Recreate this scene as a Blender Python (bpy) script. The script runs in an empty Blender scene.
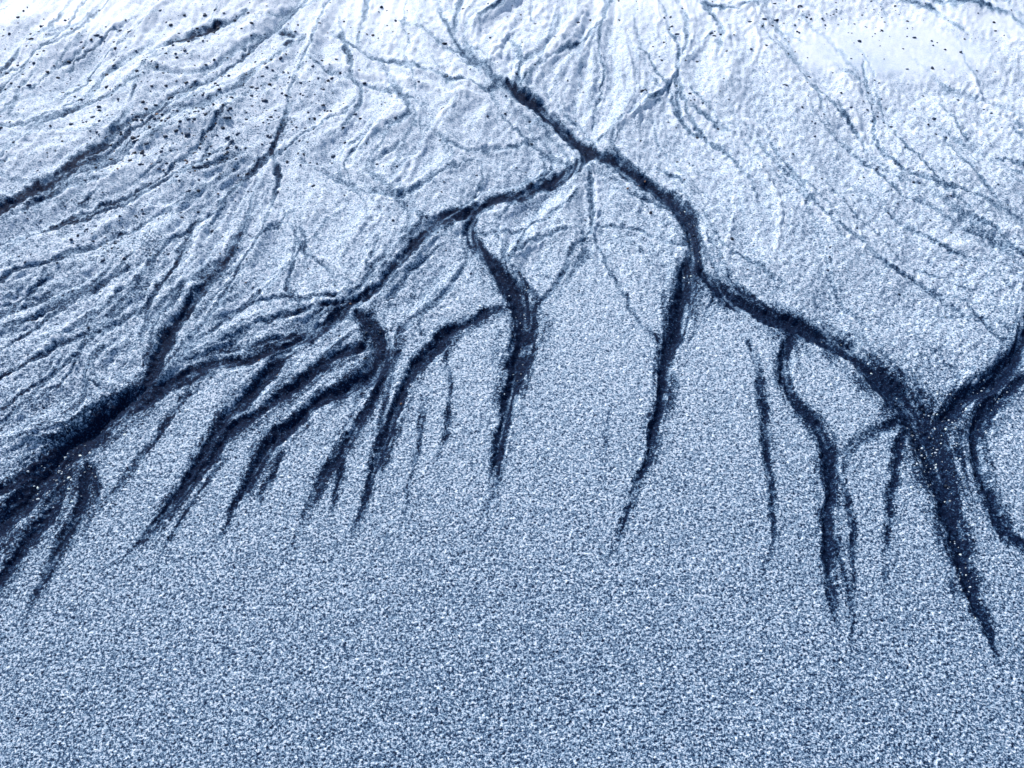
import bpy, math, numpy as np
rng=np.random.default_rng(11)
scene=bpy.context.scene
# ---------------------------------------------------------------- camera
Hc=1.5; P=math.radians(48); f=927.0
cam=bpy.data.cameras.new("camera"); co=bpy.data.objects.new("camera",cam)
scene.collection.objects.link(co); co.location=(0,0,Hc)
co.rotation_euler=(math.pi/2-P,0,0); cam.sensor_width=36; cam.lens=f/1024*36
cam.clip_start=0.05; cam.clip_end=2000; scene.camera=co
sp,cp=math.sin(P),math.cos(P)
def ground(X,Y):
    a=(X-512)/f; b=(Y-384)/f
    t=Hc/(sp+b*cp)
    return t*a, t*(cp-b*sp), t/f
# ---------------------------------------------------------------- map grid
X0,X1,Y0,Y1=-240,1264,-140,908
W=X1-X0; Hh=Y1-Y0
xs=np.arange(X0,X1).astype(float); ys=np.arange(Y0,Y1).astype(float)
XX,YY=np.meshgrid(xs,ys)
fy=np.fft.fftfreq(Hh)[:,None]; fx=np.fft.rfftfreq(W)[None,:]
FR2=fx**2+fy**2
def blur(a,s): return np.fft.irfft2(np.fft.rfft2(a)*np.exp(-2*(math.pi*s)**2*FR2),s=(Hh,W))
def noise(s,s2=None):
    a=blur(rng.standard_normal((Hh,W)),s)
    if s2: a=a-blur(a,s2)
    return a/a.std()
def samp(a,x,y):
    x=np.clip(x-X0,0,W-1.001); y=np.clip(y-Y0,0,Hh-1.001)
    i=x.astype(int); j=y.astype(int); u=x-i; v=y-j
    return (a[j,i]*(1-u)+a[j,i+1]*u)*(1-v)+(a[j+1,i]*(1-u)+a[j+1,i+1]*u)*v
def ss(a,b,x):
    t=np.clip((x-a)/(b-a),0,1); return t*t*(3-2*t)
def spline(pts,step=1.0):
    p=np.array(pts,float); n=len(p)
    if n==2: p=np.vstack([p[0],(p[0]+p[1])/2,p[1]]); n=3
    e=np.vstack([2*p[0]-p[1],p,2*p[-1]-p[-2]]); out=[]
    for i in range(n-1):
        a,b,c,d=e[i],e[i+1],e[i+2],e[i+3]
        m=max(2,int(np.hypot(*(c-b)[:2])/step))
        t=(np.arange(m)/m)[:,None]
        out.append(0.5*((2*b)+(c-a)*t+(2*a-5*b+4*c-d)*t**2+(-a+3*b-3*c+d)*t**3))
    out.append(p[-1:]); return np.vstack(out)
# channels: (x,y,width,darkness)
CH=[
 [(447,-60,6,.3),(440,0,6,.35),(455,40,8,.4),(480,70,11,.55),(510,97,15,.75),(540,114,17,.8),(566,135,17,.85),(586,156,14,.95)],
 [(586,156,14,.95),(570,173,14,.9),(545,186,15,.9),(510,197,15,.9),(475,207,16,.95),(445,219,16,.95),(420,238,15,.9),(400,262,15,.9),(375,288,14,.9),(345,308,15,.9),(315,330,15,.95),(285,348,14,.9),(240,357,15,.9),(195,372,20,.95),(155,388,25,1),(115,410,28,1),(80,440,32,1),(45,475,32,1),(8,515,29,1),(-40,556,24,1),(-110,600,18,.9),(-180,660,6,.3)],
 [(95,436,20,.9),(45,462,17,.95),(0,490,13,.9),(-60,520,12,.8),(-140,560,6,.4)],
 [(70,462,16,.9),(48,515,17,.9),(20,552,14,.9),(-4,590,10,.8),(-30,640,3,.2)],
 [(92,466,12,.8),(80,505,14,.9),(62,545,11,.85),(36,594,7,.5),(24,622,4,.1)],
 [(586,152,12,.9),(612,163,15,.9),(640,178,15,.9),(665,195,15,.9),(685,215,17,.9),(691,240,19,.9),(692,262,16,.9),(703,277,14,.9),(730,299,15,.95),(765,316,17,.95),(800,328,19,.95),(835,345,20,.95),(865,368,21,.95),(890,392,26,.9),(912,415,36,.8),(930,440,38,.85),(942,475,28,.95),(951,515,24,.95),(961,560,20,.95),(975,600,13,.9),(990,636,8,.6),(1000,668,4,.1)],
 [(692,250,16,.8),(686,285,23,.8),(678,318,22,.85),(670,352,18,.9),(665,388,14,.9),(656,430,11,.88),(643,470,8,.7),(627,515,6,.4),(608,565,4,.05)],
 [(470,212,14,.9),(473,238,17,.9),(490,264,18,.9),(512,288,21,.9),(525,318,27,.85),(520,350,25,.95),(512,385,19,.95),(505,420,13,.95),(497,460,9,.8),(490,495,7,.45),(482,530,4,.05)],
 [(503,308,8,.8),(465,325,12,.9),(437,345,15,.9),(415,370,14,.9),(400,402,13,.85),(386,435,13,.9),(373,475,9,.8),(360,515,6,.4),(350,545,4,.05)],
 [(330,315,8,.5),(357,318,15,.8),(375,332,27,.75),(382,352,26,.8),(368,376,20,.9),(335,393,17,.95),(305,415,17,.95),(274,442,18,.95),(254,475,12,.9),(232,512,8,.6),(212,545,4,.05)],
 [(362,345,12,.9),(328,361,14,.9),(300,382,15,.95),(265,404,13,.9),(235,430,13,.9),(203,468,13,.95),(170,508,10,.85),(135,548,6,.45),(112,572,4,.05)],
 [(290,352,12,.8),(262,378,16,.95),(240,403,15,.95),(215,436,12,.9),(187,478,12,.9),(160,520,9,.75),(135,550,5,.2)],
 [(388,362,13,.8),(374,398,10,.7),(355,430,10,.8),(336,458,10,.8),(318,490,8,.6),(296,540,4,.1)],
 [(400,350,8,.5),(386,395,9,.6),(382,430,8,.6),(376,460,6,.5),(368,490,4,.3)],
 [(345,445,7,.6),(338,480,6,.6),(328,520,3,.15)],
 [(792,338,12,.65),(785,368,15,.75),(796,400,12,.8),(820,430,13,.85),(829,460,16,.9),(829,500,13,.9),(829,550,11,.85),(832,592,8,.6),(838,632,4,.1)],
 [(832,462,7,.4),(848,500,6,.5),(852,560,5,.5),(853,610,4,.45),(852,660,3,.1)],
 [(835,520,5,.4),(842,570,6,.6),(850,600,4,.4),(858,625,2,.1)],
 [(905,432,12,.55),(896,465,10,.65),(889,520,8,.5),(886,570,5,.3),(882,625,3,.06)],
 [(829,458,9,.3),(850,448,12,.35),(875,432,14,.4),(902,420,16,.6)],
 [(752,342,4,.35),(760,385,8,.5),(765,430,9,.6),(769,480,8,.6),(774,520,6,.4),(768,565,4,.2),(760,605,3,.05)],
 [(1080,200,14,.9),(1045,270,14,.9),(1024,340,16,.95),(1005,370,25,1),(975,392,25,.95),(950,410,21,.9),(928,428,20,.85)],
 [(1018,378,16,.8),(990,405,20,.75),(974,437,20,.75),(982,478,14,.8),(1000,520,10,.75),(1026,552,8,.8),(1060,590,4,.4)],
 [(-60,245,14,.9),(0,212,15,.95),(30,194,13,.9),(62,178,10,.85),(97,150,8,.7),(128,118,7,.6),(140,84,5,.4)],
 [(150,384,20,.9),(166,345,19,.87),(184,315,16,.82),(204,287,12,.7),(226,258,9,.65),(245,222,8,.6),(250,195,4,.3)],
 [(140,345,7,.6),(152,300,7,.6),(178,262,6,.6),(190,230,4,.5)],
 [(152,58,6,.6),(172,48,8,.8),(198,36,9,.85),(224,24,7,.75),(246,12,5,.5)],
 [(445,345,5,.45),(448,390,7,.5),(446,430,6,.4),(442,465,3,.1)],
 [(612,402,3,.2),(606,440,4,.35),(598,485,3,.2)],
 [(425,395,5,.35),(418,440,6,.4),(408,490,4,.3),(402,520,3,.1)],
 [(190,392,8,.6),(165,425,7,.5),(130,470,7,.45),(100,510,5,.3)],
 [(283,455,6,.5),(265,490,5,.5),(250,520,3,.2)],
 [(95,470,8,.7),(98,500,6,.5),(85,530,4,.3)],
 [(235,430,5,.4),(200,490,6,.5),(170,540,4,.4),(150,575,2,.1)],
 [(310,500,4,.4),(295,540,3,.3),(280,570,2,.05)],
 [(960,430,8,.6),(958,450,6,.5),(965,480,4,.3)],
 [(985,470,6,.5),(990,510,6,.4),(1010,545,4,.3)],
 [(948,540,5,.5),(952,580,4,.5),(962,620,3,.2)],
 [(480,20,5,.5),(500,8,6,.6),(525,-10,5,.5)],
 [(280,30,7,.7),(300,36,5,.5),(285,42,6,.6)],
 [(700,0,4,.5),(735,6,5,.6),(760,2,3,.3)],
 [(900,-6,6,.7),(940,2,5,.6),(1000,14,4,.4),(1040,30,3,.2)],
]
FA=[
 [(586,168,6,.5),(592,200,9,.6),(592,225,7,.6),(578,250,6,.5),(555,285,8,.55),(532,312,9,.6)],
 [(594,232,5,.5),(606,262,6,.55),(624,295,7,.55),(645,325,8,.6),(665,345,7,.5)],
 [(592,222,5,.4),(625,225,8,.5),(655,236,11,.55),(690,245,10,.5)],
 [(600,180,4,.3),(640,195,6,.4),(680,212,5,.4)],
 [(590,150,4,.3),(625,120,5,.45),(655,98,6,.6),(672,82,5,.5),(700,45,4,.4),(735,20,3,.3)],
 [(500,262,7,.5),(530,240,8,.6),(560,232,7,.5),(585,232,4,.4)],
 [(480,232,5,.4),(520,225,7,.5),(555,212,6,.5),(580,190,4,.3)],
 [(700,245,5,.5),(716,285,9,.5),(700,325,7,.4),(682,360,4,.3)],
 [(730,120,4,.3),(760,148,4,.4),(800,190,6,.5),(835,225,7,.55),(885,262,8,.6),(930,292,7,.55),(985,325,5,.45)],
 [(700,208,4,.3),(720,245,7,.5),(760,272,6,.45),(800,295,4,.3)],
 [(865,60,4,.3),(872,110,5,.5),(885,150,7,.6),(925,180,8,.6),(980,200,7,.5),(1060,240,5,.4)],
 [(690,90,4,.35),(730,130,4,.45),(780,180,6,.45),(820,210,5,.4),(850,250,4,.3)],
 [(870,200,4,.3),(910,225,6,.45),(960,255,6,.5),(1020,270,4,.4)],
 [(905,395,9,.5),(900,375,6,.4),(880,350,4,.3)],
 [(920,400,6,.5),(912,375,6,.5),(905,350,3,.2)],
 [(-60,310,6,.7),(0,282,9,.8),(50,262,9,.8),(110,240,8,.7),(160,212,6,.6),(200,190,5,.5),(250,160,4,.4)],
 [(-60,400,6,.7),(0,380,9,.8),(55,350,9,.8),(110,330,8,.7),(150,300,6,.6),(175,270,4,.3)],
 [(-40,340,5,.5),(30,318,8,.7),(90,290,7,.7),(130,270,5,.5)],
 [(0,250,6,.5),(60,225,7,.7),(120,200,7,.7),(180,165,6,.7),(220,130,6,.6),(250,95,4,.4)],
 [(0,160,5,.5),(50,130,6,.6),(100,100,6,.6),(150,80,5,.5)],
 [(270,150,8,.85),(276,172,9,.95),(272,200,6,.6),(262,230,4,.4)],
 [(200,350,6,.5),(250,325,9,.75),(300,310,10,.85),(345,300,10,.8)],
 [(190,335,5,.5),(240,305,7,.65),(290,298,8,.7),(340,292,8,.7)],
 [(190,362,5,.5),(240,345,8,.65),(290,335,8,.7),(330,318,8,.7)],
 [(280,200,4,.3),(300,240,6,.45),(330,270,7,.5),(360,285,6,.5)],
 [(330,30,4,.4),(370,55,8,.6),(410,70,8,.6),(450,85,7,.6),(500,98,7,.6)],
 [(300,55,4,.4),(340,75,7,.5),(380,90,7,.5),(430,110,5,.4)],
 [(350,185,6,.5),(395,195,9,.65),(430,180,8,.6),(470,160,5,.4)],
 [(300,160,4,.4),(350,180,6,.5),(400,200,6,.5),(430,222,5,.5)],
 [(420,130,4,.4),(460,150,7,.5),(500,150,7,.5),(545,140,5,.4),(570,145,4,.4)],
 [(500,120,5,.4),(540,150,7,.5),(570,165,5,.5)],
 [(300,380,7,.5),(330,350,7,.5),(360,330,6,.5)],
 [(400,330,9,.6),(440,300,9,.6),(460,275,8,.6),(470,250,5,.4)],
 [(390,300,9,.65),(420,265,9,.65),(445,245,6,.5)],
 [(510,40,4,.4),(520,70,7,.55),(516,95,7,.6)],
 [(600,20,4,.4),(575,45,6,.5),(540,70,6,.5),(520,95,4,.5)],
 [(760,20,3,.3),(790,60,4,.4),(840,110,5,.5),(865,140,4,.4)],
 [(60,440,5,.5),(20,440,5,.5),(-20,455,5,.4)],
 [(120,395,7,.6),(90,380,7,.6),(80,350,5,.4),(95,320,4,.3)],
 [(60,100,4,.4),(90,70,6,.6),(120,40,5,.5),(160,20,3,.3)],
 [(360,395,5,.4),(350,420,4,.4),(330,440,4,.4)],
 [(345,-30,4,.3),(318,20,6,.5),(298,70,6,.5),(285,110,6,.6),(272,150,7,.7)],
 [(310,-10,4,.4),(262,40,6,.6),(215,80,7,.7),(160,115,7,.7),(110,150,7,.6),(60,190,6,.6)],
 [(370,90,4,.3),(330,120,6,.6),(280,150,6,.6),(225,195,7,.7),(180,235,7,.7),(130,290,6,.6),(70,330,4,.4)],
 [(300,200,4,.3),(255,240,6,.6),(225,290,7,.7),(200,330,8,.7),(170,370,7,.7)],
 [(340,210,4,.3),(300,250,5,.5),(260,290,6,.6),(215,325,7,.7),(180,360,6,.5)],
 [(30,60,4,.4),(0,90,6,.6),(-40,130,5,.5)],
 [(110,0,4,.4),(60,40,6,.6),(10,70,6,.6),(-30,95,4,.4)],
 [(230,150,5,.5),(170,180,7,.7),(100,215,7,.7),(30,240,7,.7),(-30,265,5,.5)],
 [(60,270,4,.4),(20,300,7,.7),(-30,330,6,.6)],
 [(150,240,4,.4),(110,280,6,.6),(60,310,7,.6),(10,345,7,.7),(-30,370,5,.5)],
 [(130,300,4,.4),(90,345,6,.6),(50,375,7,.7),(0,410,7,.7),(-40,430,5,.5)],
 [(60,360,4,.5),(30,400,7,.6),(-10,430,6,.5)],
 [(620,-20,4,.4),(600,30,5,.5),(604,80,5,.5),(592,130,5,.5)],
 [(560,10,4,.4),(545,50,5,.5),(530,85,5,.5)],
 [(400,20,4,.4),(430,40,6,.5),(470,60,6,.5)],
 [(640,50,4,.4),(660,70,5,.5),(668,90,5,.5)],
 [(810,110,4,.3),(850,150,5,.4),(900,190,6,.5),(960,225,6,.5),(1030,255,5,.4)],
 [(940,100,4,.4),(970,140,5,.5),(1010,170,5,.5),(1060,190,4,.4)],
 [(930,290,4,.4),(965,300,6,.5),(990,330,7,.5),(1015,345,5,.5)],
 [(540,200,4,.4),(520,240,7,.5),(505,270,8,.6)],
 [(430,350,4,.4),(420,320,5,.4),(440,290,5,.4)],
 [(555,300,4,.4),(575,270,6,.5),(588,245,5,.5)],
 [(700,330,5,.4),(715,310,5,.4),(722,295,4,.4)],
]
RG=[
 [(586,165,6,.9),(596,185,7,1),(598,215,6,.9),(590,235,5,.7)],
 [(598,140,4,.5),(640,112,5,.8),(668,80,6,.8),(720,25,5,.6)],
 [(700,100,4,.5),(745,145,6,.8),(800,200,6,.8),(860,245,6,.8),(930,285,5,.6)],
 [(810,80,5,.5),(850,105,7,.9),(868,140,7,.9),(890,165,6,.8),(950,200,5,.6)],
 [(500,60,6,.7),(480,80,6,.9),(510,108,6,1),(545,135,5,.8)],
 [(310,60,5,.6),(360,72,6,.8),(420,90,6,.8),(480,105,6,.8)],
 [(250,170,5,.6),(210,215,6,.8),(190,265,5,.7)],
 [(420,150,5,.6),(380,200,5,.7),(350,240,4,.5)],
 [(470,90,5,.6),(430,140,5,.7),(400,190,5,.7),(370,230,4,.5)],
 [(70,110,5,.6),(20,150,6,.8),(-20,180,5,.6)],
 [(160,180,5,.6),(110,225,6,.8),(60,250,6,.8),(0,270,5,.6)],
 [(590,0,5,.6),(560,40,7,.9),(530,80,7,.9)],
 [(760,10,5,.5),(800,50,6,.7),(860,90,6,.7)],
]
dark=np.zeros((Hh,W)); deep=np.zeros((Hh,W)); lev=np.zeros((Hh,W)); halo=np.zeros((Hh,W)); rid=np.zeros((Hh,W))
tx=np.zeros((Hh,W)); ty=np.zeros((Hh,W))
def stamp(pts,depth_k=.26,levk=1.0,flow=1.0,h=False):
    q=spline(pts)
    tg=np.gradient(q[:,:2],axis=0); tg/=np.hypot(tg[:,0],tg[:,1])[:,None]+1e-9
    for k in range(len(q)):
        x,y,w,d=q[k]; w=max(w,1.6); d=max(d,0)
        r=w/2; R=int(r*(2.8 if h else 1.9)+4); i=int(round(x))-X0; j=int(round(y))-Y0
        if i<R+1 or j<R+1 or i>=W-R-1 or j>=Hh-R-1: continue
        sl=(slice(j-R,j+R+1),slice(i-R,i+R+1))
        dd=np.hypot(XX[sl]-x,YY[sl]-y); t=dd/r
        np.maximum(dark[sl],d*(1-ss(.35,1.2,t)),out=dark[sl])
        np.maximum(deep[sl],w*depth_k*d*(1-ss(0.1,1.25,t)),out=deep[sl])
        np.maximum(lev[sl],levk*d*np.exp(-((t-1.5)/.35)**2),out=lev[sl])
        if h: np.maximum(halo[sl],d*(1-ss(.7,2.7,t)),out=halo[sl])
        s=-1 if tg[k,1]<-0.2 else 1
        tx[j,i]+=flow*s*tg[k,0]*w**.5; ty[j,i]+=flow*s*tg[k,1]*w**.5
def stamp_r(pts):
    for x,y,w,d in spline(pts):
        w=max(w,1.5); r=w/2; R=int(r*2+3); i=int(round(x))-X0; j=int(round(y))-Y0
        if i<R+1 or j<R+1 or i>=W-R-1 or j>=Hh-R-1: continue
        sl=(slice(j-R,j+R+1),slice(i-R,i+R+1))
        t=np.hypot(XX[sl]-x,YY[sl]-y)/r
        np.maximum(rid[sl],d*np.exp(-t*t),out=rid[sl])
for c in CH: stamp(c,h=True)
prim=dark.copy()
for c in FA: stamp([(x,y,w*.78,d*.92) for x,y,w,d in c],depth_k=.38,levk=1.0,flow=.5)
for c in RG: stamp_r(c)
u=(XX-590)/500.0
bx=np.clip(u*1.35,-1.5,1.05); by=np.full_like(bx,.85)
n1=noise(45); n2=noise(22); n3=noise(11)
ang=np.arctan2(by,bx)+.20*n1+.10*n2
bx=np.cos(ang); by=np.sin(ang)
cx=blur(tx,10)*45; cy=blur(ty,10)*45
vx=bx+cx; vy=by+cy; m=np.hypot(vx,vy)+1e-9; vx/=m; vy/=m
def rot(a): 
    c,s=np.cos(a),np.sin(a); return vx*c-vy*s, vx*s+vy*c
bl=np.interp(XX,[-240,0,130,260,400,480,560,640,700,780,860,950,1264],[600,490,420,365,320,300,255,270,275,290,340,390,420])
up=1-ss(-28,38,YY-bl+10*n2)
def trace(x,y,L,off):
    out=[]; wob=rng.uniform(-1,1)
    for k in range(L//4):
        i=int(x)-X0; j=int(y)-Y0
        if not(2<i<W-3 and 2<j<Hh-3): break
        out.append((x,y)); a=off+.15*math.sin(k*.25+wob*6)+.10*rng.standard_normal()
        c,s=math.cos(a),math.sin(a)
        x+=4*(vx[j,i]*c-vy[j,i]*s); y+=4*(vx[j,i]*s+vy[j,i]*c)
    return out
def ok(x,y): return y<np.interp(x,[-240,0,260,480,700,860,1264],[560,440,330,250,240,310,370])
for k in range(470):
    x=rng.uniform(-230,1250); y=rng.uniform(-130,430)
    if not ok(x,y): continue
    if x>640 and rng.random()<.3: continue
    off=rng.choice([-.4,-.2,-.1,0,.1,.2,.4])
    L=int(rng.uniform(40,140)) if abs(off)>.25 else int(rng.uniform(80,340)); p=trace(x,y,L,off)
    if len(p)<5: continue
    n=len(p); w=rng.uniform(2.6,6.2); d=rng.uniform(.2,.68)**1.2
    stamp([(a,b,w*(.6+.5*math.sin(math.pi*i/(n-1))),d*math.sin(math.pi*(i+.3)/(n))) for i,(a,b) in enumerate(p)],depth_k=.36,levk=1.1,flow=0)
for k in range(55):
    x=rng.uniform(-150,400); y=rng.uniform(-40,340)
    if not ok(x,y+30): continue
    p=trace(x,y,int(rng.uniform(90,280)),rng.uniform(-.12,.12))
    if len(p)<5: continue
    n=len(p); w=rng.uniform(3.5,7.5); d=rng.uniform(.4,.72)
    stamp([(a,b,w*(.5+.6*math.sin(math.pi*i/(n-1))),d*math.sin(math.pi*(i+.3)/(n))**.8) for i,(a,b) in enumerate(p)],depth_k=.38,levk=1.1,flow=0)
for k in range(170):
    x=rng.uniform(-230,1250); y=rng.uniform(-130,380)
    if not ok(x,y+25): continue
    off=rng.choice([-.5,-.3,0,.3,.5]); p=trace(x,y,int(rng.uniform(50,200)),off)
    if len(p)<5: continue
    n=len(p); w=rng.uniform(3,9); d=rng.uniform(.3,1)
    stamp_r([(a,b,w,d*math.sin(math.pi*(i+.3)/n)) for i,(a,b) in enumerate(p)])
def lic(a,L,off=0,hp=14):
    wx_,wy_=rot(off) if off else (vx,vy)
    acc=a.copy()
    for sgn in (1,-1):
        px=XX.copy(); py=YY.copy()
        i=np.clip(px-X0,0,W-1).astype(int); j=np.clip(py-Y0,0,Hh-1).astype(int)
        for k in range(L):
            px+=sgn*wx_[j,i]*1.3; py+=sgn*wy_[j,i]*1.3
            i=np.clip(px-X0,0,W-1).astype(int); j=np.clip(py-Y0,0,Hh-1).astype(int)
            acc+=a[j,i]
    acc-=blur(acc,hp)
    return blur(acc,.5)/acc.std()
l1=lic(noise(.9),12); la=lic(noise(1.9),26,.26); lb=lic(noise(1.9),26,-.26); lc=lic(noise(2.6),40)
lm=blur(lic(noise(6.5),34,0,40),1.5); lm/=lm.std()
cr_=np.minimum(la,lb)+.35*lc
cr_=(cr_-cr_.mean())/cr_.std()
l2=.65*cr_+.55*lc
wx=.8*noise(1.4)+1.3*noise(8); wy=.8*noise(1.4)+1.3*noise(8)
g=lambda a: samp(a,XX+wx,YY+wy)
dark=g(dark); deep=g(deep); lev=g(lev); prim=g(prim); halo=g(halo); rid=g(rid)
near=np.clip(blur(prim,11)*2.2,0,1)
clump=noise(5); big=noise(60); fine=noise(2.0)
streak=np.clip(.9*up+.55*near,0,1)
patch=ss(-.4,1.5,noise(26))
st=streak*(.22+.8*patch)*(1-.45*ss(640,720,XX))
def gb(cx,cy,sx,sy): return np.exp(-((XX-cx)/sx)**2-((YY-cy)/sy)**2)
dust=.9*gb(235,125,110,50)+.8*gb(120,245,90,35)+.6*gb(60,210,60,35)+.5*gb(300,60,50,30)+.5*gb(520,255,40,30)+.5*gb(400,300,60,40)+.6*gb(610,230,70,30)+.6*gb(905,390,40,30)+.25*gb(480,140,70,40)+.6*gb(40,400,90,60)+.35*gb(640,60,60,50)+.6*gb(300,310,80,25)+.4*gb(960,180,80,40)
dust=dust*ss(-.9,1.4,.5*noise(7)+.8*fine+.5*lc)
def ell(cx,cy,rx,ry): return 1-ss(.5,1.25,np.hypot((XX-cx)/rx,(YY-cy)/ry)+.14*n2+.06*n3)
wet=np.maximum.reduce([ell(905,48,120,30),ell(20,4,130,30)*.6,ell(990,20,80,30)*.8,ell(385,8,60,24)*.4,ell(650,0,60,24)*.5,ell(600,-70,900,50)*.5])
wet*=(1-.6*dark)
base=np.interp(YY,[-140,0,90,180,280,400,520,640,768,908],[1.0,.965,.89,.81,.725,.635,.57,.535,.515,.51])  # finer, paler sand upslope, plus sky reflection painted into the tone
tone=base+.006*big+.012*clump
tone+=st*(.045*l1+.04*l2) - st*.09*np.clip(l2-.6,0,3) -.035*up*np.clip(-lm-.2,0,3)
tone+=.13*np.clip(lev,0,1)*(.3+.7*up)+.12*rid*up  # levees and ridge crests painted paler, as if lit
tone-=.20*dust
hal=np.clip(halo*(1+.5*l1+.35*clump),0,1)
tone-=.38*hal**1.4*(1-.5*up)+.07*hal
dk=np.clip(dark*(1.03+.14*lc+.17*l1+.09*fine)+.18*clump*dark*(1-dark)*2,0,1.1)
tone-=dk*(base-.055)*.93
tone+=.04*wet  # sky sheen of the water sheets painted as paler tone
tone=np.clip(tone,0,1.12)
con=np.interp(YY,[-140,0,150,400,768,908],[.40,.46,.60,.78,.84,.84])*(1-.75*wet)*(1-.38*np.clip(dark,0,1))+.15*dust
hz=-deep*1.3+1.6*lev*(.3+.7*up)+st*(.4*l1-.95*l2)+.3*noise(1.3,4)+2.0*lm*up*(.6+.4*(XX<640))+1.4*n2*.8*up+.8*n3*up+3.0*n1*.6*up+2.7*rid*up+.35*fine*up
hz=hz*(1-.85*wet)
edge=np.minimum.reduce([ss(0,60,XX-X0),ss(0,60,X1-1-XX),ss(0,60,YY-Y0),ss(0,60,Y1-1-YY)])
hz*=edge
# ---------------------------------------------------------------- ground mesh
gx,gyr,gsr=ground(0,ys)
far_y=gyr[0]*np.geomspace(1.04,140,26)[::-1]
far_s=(far_y*cp+Hc*sp)/f
near_y=gyr[-1]-np.geomspace(.02,500,26)
near_s=gsr[-1]*(1+ (gyr[-1]-near_y)*2)
ry=np.concatenate([far_y,gyr,near_y]); rs=np.concatenate([far_s,gsr,near_s])
cxp=np.concatenate([-512+X0-np.geomspace(6,5000,16)[::-1], xs-512, X1-1-512+np.geomspace(6,5000,16)])
NR,NC=len(ry),len(cxp)
Vx=rs[:,None]*cxp[None,:]; Vy=np.repeat(ry[:,None],NC,1)
def padm(a): return np.pad(a,((26,26),(16,16)),mode='edge')
Z=padm(hz*gsr[:,None]); Z[:26]=0; Z[-26:]=0; Z[:,:16]=0; Z[:,-16:]=0
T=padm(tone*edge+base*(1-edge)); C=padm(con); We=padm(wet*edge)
co3=np.stack([Vx,Vy,Z],-1).reshape(-1,3).astype(np.float32)
idx=np.arange(NR*NC).reshape(NR,NC)
q=np.stack([idx[1:,:-1],idx[1:,1:],idx[:-1,1:],idx[:-1,:-1]],-1).reshape(-1,4).astype(np.int32)
me=bpy.data.meshes.new("beach_sand"); nf=len(q)
me.vertices.add(len(co3)); me.vertices.foreach_set("co",co3.ravel())
me.loops.add(nf*4); me.loops.foreach_set("vertex_index",q.ravel())
me.polygons.add(nf); me.polygons.foreach_set("loop_start",np.arange(0,nf*4,4,dtype=np.int32))
me.polygons.foreach_set("use_smooth",np.ones(nf,bool))
me.update(calc_edges=True)
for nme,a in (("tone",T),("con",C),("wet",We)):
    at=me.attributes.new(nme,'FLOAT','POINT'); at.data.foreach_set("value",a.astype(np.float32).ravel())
sand=bpy.data.objects.new("beach_sand",me); scene.collection.objects.link(sand)
# ---------------------------------------------------------------- sand material
mt=bpy.data.materials.new("sand"); mt.use_nodes=True; nt=mt.node_tree; N=nt.nodes; Lk=nt.links.new
bs=N["Principled BSDF"]
def node(t,**k):
    n=N.new(t)
    for a,b in k.items(): setattr(n,a,b)
    return n
def val(x,sock):
    if isinstance(x,(int,float)): sock.default_value=x
    else: Lk(x,sock)
def math_(op,a,b=0.0,c=None,clamp=False):
    n=node('ShaderNodeMath',operation=op,use_clamp=clamp); val(a,n.inputs[0]); val(b,n.inputs[1])
    if c is not None: val(c,n.inputs[2])
    return n.outputs[0]
tc=node('ShaderNodeTexCoord').outputs['Object']
def att(s): 
    n=node('ShaderNodeAttribute'); n.attribute_name=s; return n.outputs['Fac']
def nz(scale,det,rough=.6,off=0):
    mp=node('ShaderNodeMapping'); Lk(tc,mp.inputs[0]); mp.inputs['Location'].default_value=(off,off*1.7,off*.3)
    n=node('ShaderNodeTexNoise'); Lk(mp.outputs[0],n.inputs['Vector']); n.inputs['Scale'].default_value=scale; n.inputs['Detail'].default_value=det; n.inputs['Roughness'].default_value=rough
    return n.outputs['Fac']
g1=nz(205,2.0,.7); g2=nz(420,1.0,.6,3.3); g3=nz(60,2,.5,7.1)
vo=node('ShaderNodeTexVoronoi'); Lk(tc,vo.inputs['Vector']); vo.inputs['Scale'].default_value=310
sepv=node('ShaderNodeSeparateColor'); Lk(vo.outputs['Color'],sepv.inputs[0])
gsum=math_('ADD',math_('MULTIPLY',math_('SUBTRACT',g1,.5),2.6),math_('MULTIPLY',math_('SUBTRACT',g2,.5),1.5))
gsum=math_('ADD',gsum,math_('MULTIPLY',math_('SUBTRACT',sepv.outputs[0],.5),.5))
gsum=math_('ADD',gsum,math_('MULTIPLY',math_('SUBTRACT',g3,.5),.3))
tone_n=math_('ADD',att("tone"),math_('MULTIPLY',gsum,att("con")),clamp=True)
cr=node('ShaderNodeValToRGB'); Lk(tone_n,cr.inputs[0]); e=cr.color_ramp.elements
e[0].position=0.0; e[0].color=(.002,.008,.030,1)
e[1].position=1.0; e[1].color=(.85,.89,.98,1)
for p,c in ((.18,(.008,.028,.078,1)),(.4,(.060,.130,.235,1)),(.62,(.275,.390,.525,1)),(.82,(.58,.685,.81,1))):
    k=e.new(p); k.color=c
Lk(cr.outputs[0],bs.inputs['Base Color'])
rg=math_('SUBTRACT',.75,math_('MULTIPLY',att("wet"),.3)); Lk(rg,bs.inputs['Roughness'])
Lk(math_('MULTIPLY_ADD',att("tone"),.26,.06,clamp=True),bs.inputs['Specular IOR Level'])
bp=node('ShaderNodeBump'); bp.inputs['Strength'].default_value=.6; bp.inputs['Distance'].default_value=.0015
Lk(math_('MULTIPLY',gsum,math_('SUBTRACT',1.0,math_('MULTIPLY',att("wet"),.85))),bp.inputs['Height']); Lk(bp.outputs[0],bs.inputs['Normal'])
me.materials.append(mt)
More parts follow.
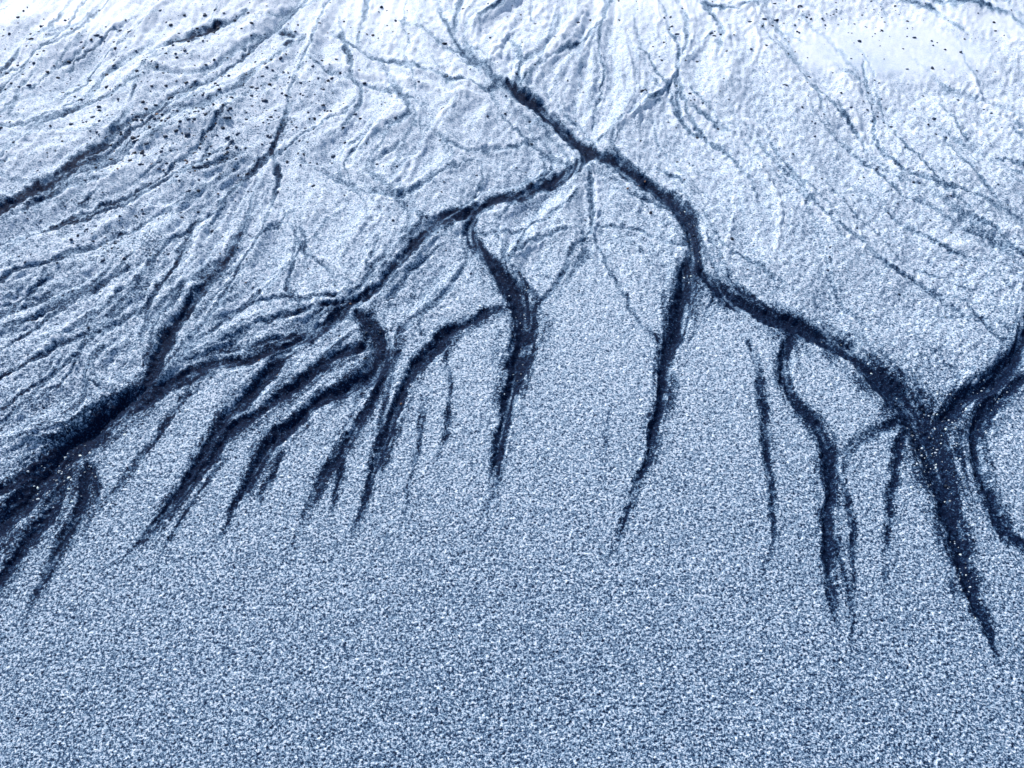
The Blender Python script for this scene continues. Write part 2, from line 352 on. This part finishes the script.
# ---------------------------------------------------------------- pebbles (one mesh)
import bmesh
bm=bmesh.new(); bmesh.ops.create_icosphere(bm,subdivisions=1,radius=1)
iv=np.array([v.co[:] for v in bm.verts]); iff=np.array([[v.index for v in fc.verts] for fc in bm.faces]); bm.free()
pl=[]
def cl(n,cx,cy,sx,sy,r0,r1,kind=0):
    for _ in range(n):
        pl.append((rng.normal(cx,sx),rng.normal(cy,sy),r0+(r1-r0)*rng.random()**2.6,kind))
cl(280,215,100,60,45,.6,2.4); cl(210,170,150,50,28,.6,2.4); cl(90,300,90,35,40,.6,2.1); cl(150,70,40,80,35,.6,2.2)
cl(90,130,240,30,18,.6,2.1); cl(110,60,210,60,60,.6,1.7); cl(170,500,80,220,60,.5,1.7); cl(120,820,110,170,70,.5,1.7)
cl(70,820,20,60,12,.6,2.0); cl(8,400,18,30,10,1.,2.8); cl(70,870,170,70,60,.5,1.6); cl(30,930,70,90,40,.7,2.4)
cl(60,930,430,16,22,.6,2.2,0); cl(120,935,440,18,40,.5,1.5,1); cl(60,965,560,8,40,.5,1.3,1); cl(80,70,470,30,20,.6,1.8,1); cl(40,990,400,25,20,.5,1.5,1)
cl(25,370,340,14,18,.6,1.8,0); cl(30,520,320,8,30,.5,1.3,1); cl(30,690,240,8,30,.5,1.2,1); cl(40,840,350,40,15,.5,1.2,1)
cl(120,200,420,200,150,.4,1.0); cl(14,180,150,30,30,1.,2.,2); cl(6,300,330,60,60,1,1.6,2); cl(3,640,180,20,10,1,1.5,2)
for _ in range(420): pl.append((rng.uniform(-200,1220),rng.uniform(-120,300),rng.uniform(.5,1.3)*(1+rng.random()**6),0))
vv=[];ff=[];cc=[];o=0
for x,y,r,k in pl:
    if not(X0+5<x<X1-5 and Y0+5<y<Y1-5): continue
    wx_,wy_,s=ground(x,y); z=samp(hz,np.array([x]),np.array([y]))[0]*s
    sc=np.array([rng.uniform(.8,1.6),rng.uniform(.7,1.2),rng.uniform(.4,.7)])*r*s
    a=rng.uniform(0,6.28); R=np.array([[math.cos(a),-math.sin(a),0],[math.sin(a),math.cos(a),0],[0,0,1]])
    p=(iv*(1+.2*rng.standard_normal((len(iv),1)))*sc)@R.T+np.array([wx_,wy_,z+.2*sc[2]])
    vv.append(p); ff.append(iff+o); o+=len(p)
    b=rng.uniform(.6,2.2)
    col=[(.012*b,.026*b,.055*b),(.36*b,.42*b,.48*b),(.16*b,.09*b,.06*b)][k]
    cc.append(np.tile([*np.minimum(col,.85),1.],(len(p),1)))
pm=bpy.data.meshes.new("pebbles"); pm.from_pydata(np.vstack(vv).tolist(),[],np.vstack(ff).tolist())
pm.polygons.foreach_set("use_smooth",np.ones(len(pm.polygons),bool))
ca=pm.color_attributes.new("col",'FLOAT_COLOR','POINT'); ca.data.foreach_set("color",np.vstack(cc).astype(np.float32).ravel())
po=bpy.data.objects.new("pebbles",pm); scene.collection.objects.link(po)
m2=bpy.data.materials.new("pebble_stone"); m2.use_nodes=True; b2=m2.node_tree.nodes["Principled BSDF"]
an=m2.node_tree.nodes.new('ShaderNodeAttribute'); an.attribute_name="col"
m2.node_tree.links.new(an.outputs['Color'],b2.inputs['Base Color']); b2.inputs['Roughness'].default_value=.7
b2.inputs['Specular IOR Level'].default_value=.25
pm.materials.append(m2)
# ---------------------------------------------------------------- light
el=math.radians(33); az=math.radians(-28)
w=bpy.data.worlds.new("World"); scene.world=w; w.use_nodes=True
wn=w.node_tree.nodes; sk=wn.new('ShaderNodeTexSky'); sk.sky_type='NISHITA'; sk.sun_disc=False
sk.sun_elevation=el; sk.sun_rotation=az
w.node_tree.links.new(sk.outputs[0],wn['Background'].inputs[0]); wn['Background'].inputs[1].default_value=.14
sl=bpy.data.lights.new("sun",'SUN'); sl.energy=4.5; sl.angle=math.radians(2); sl.color=(1,.98,.95)
so=bpy.data.objects.new("sun",sl); scene.collection.objects.link(so)
from mathutils import Vector
d=Vector((math.sin(az)*math.cos(el),math.cos(az)*math.cos(el),math.sin(el)))
so.rotation_euler=d.to_track_quat('Z','Y').to_euler()
scene.view_settings.view_transform='Standard'; scene.view_settings.look='None'; scene.view_settings.exposure=0
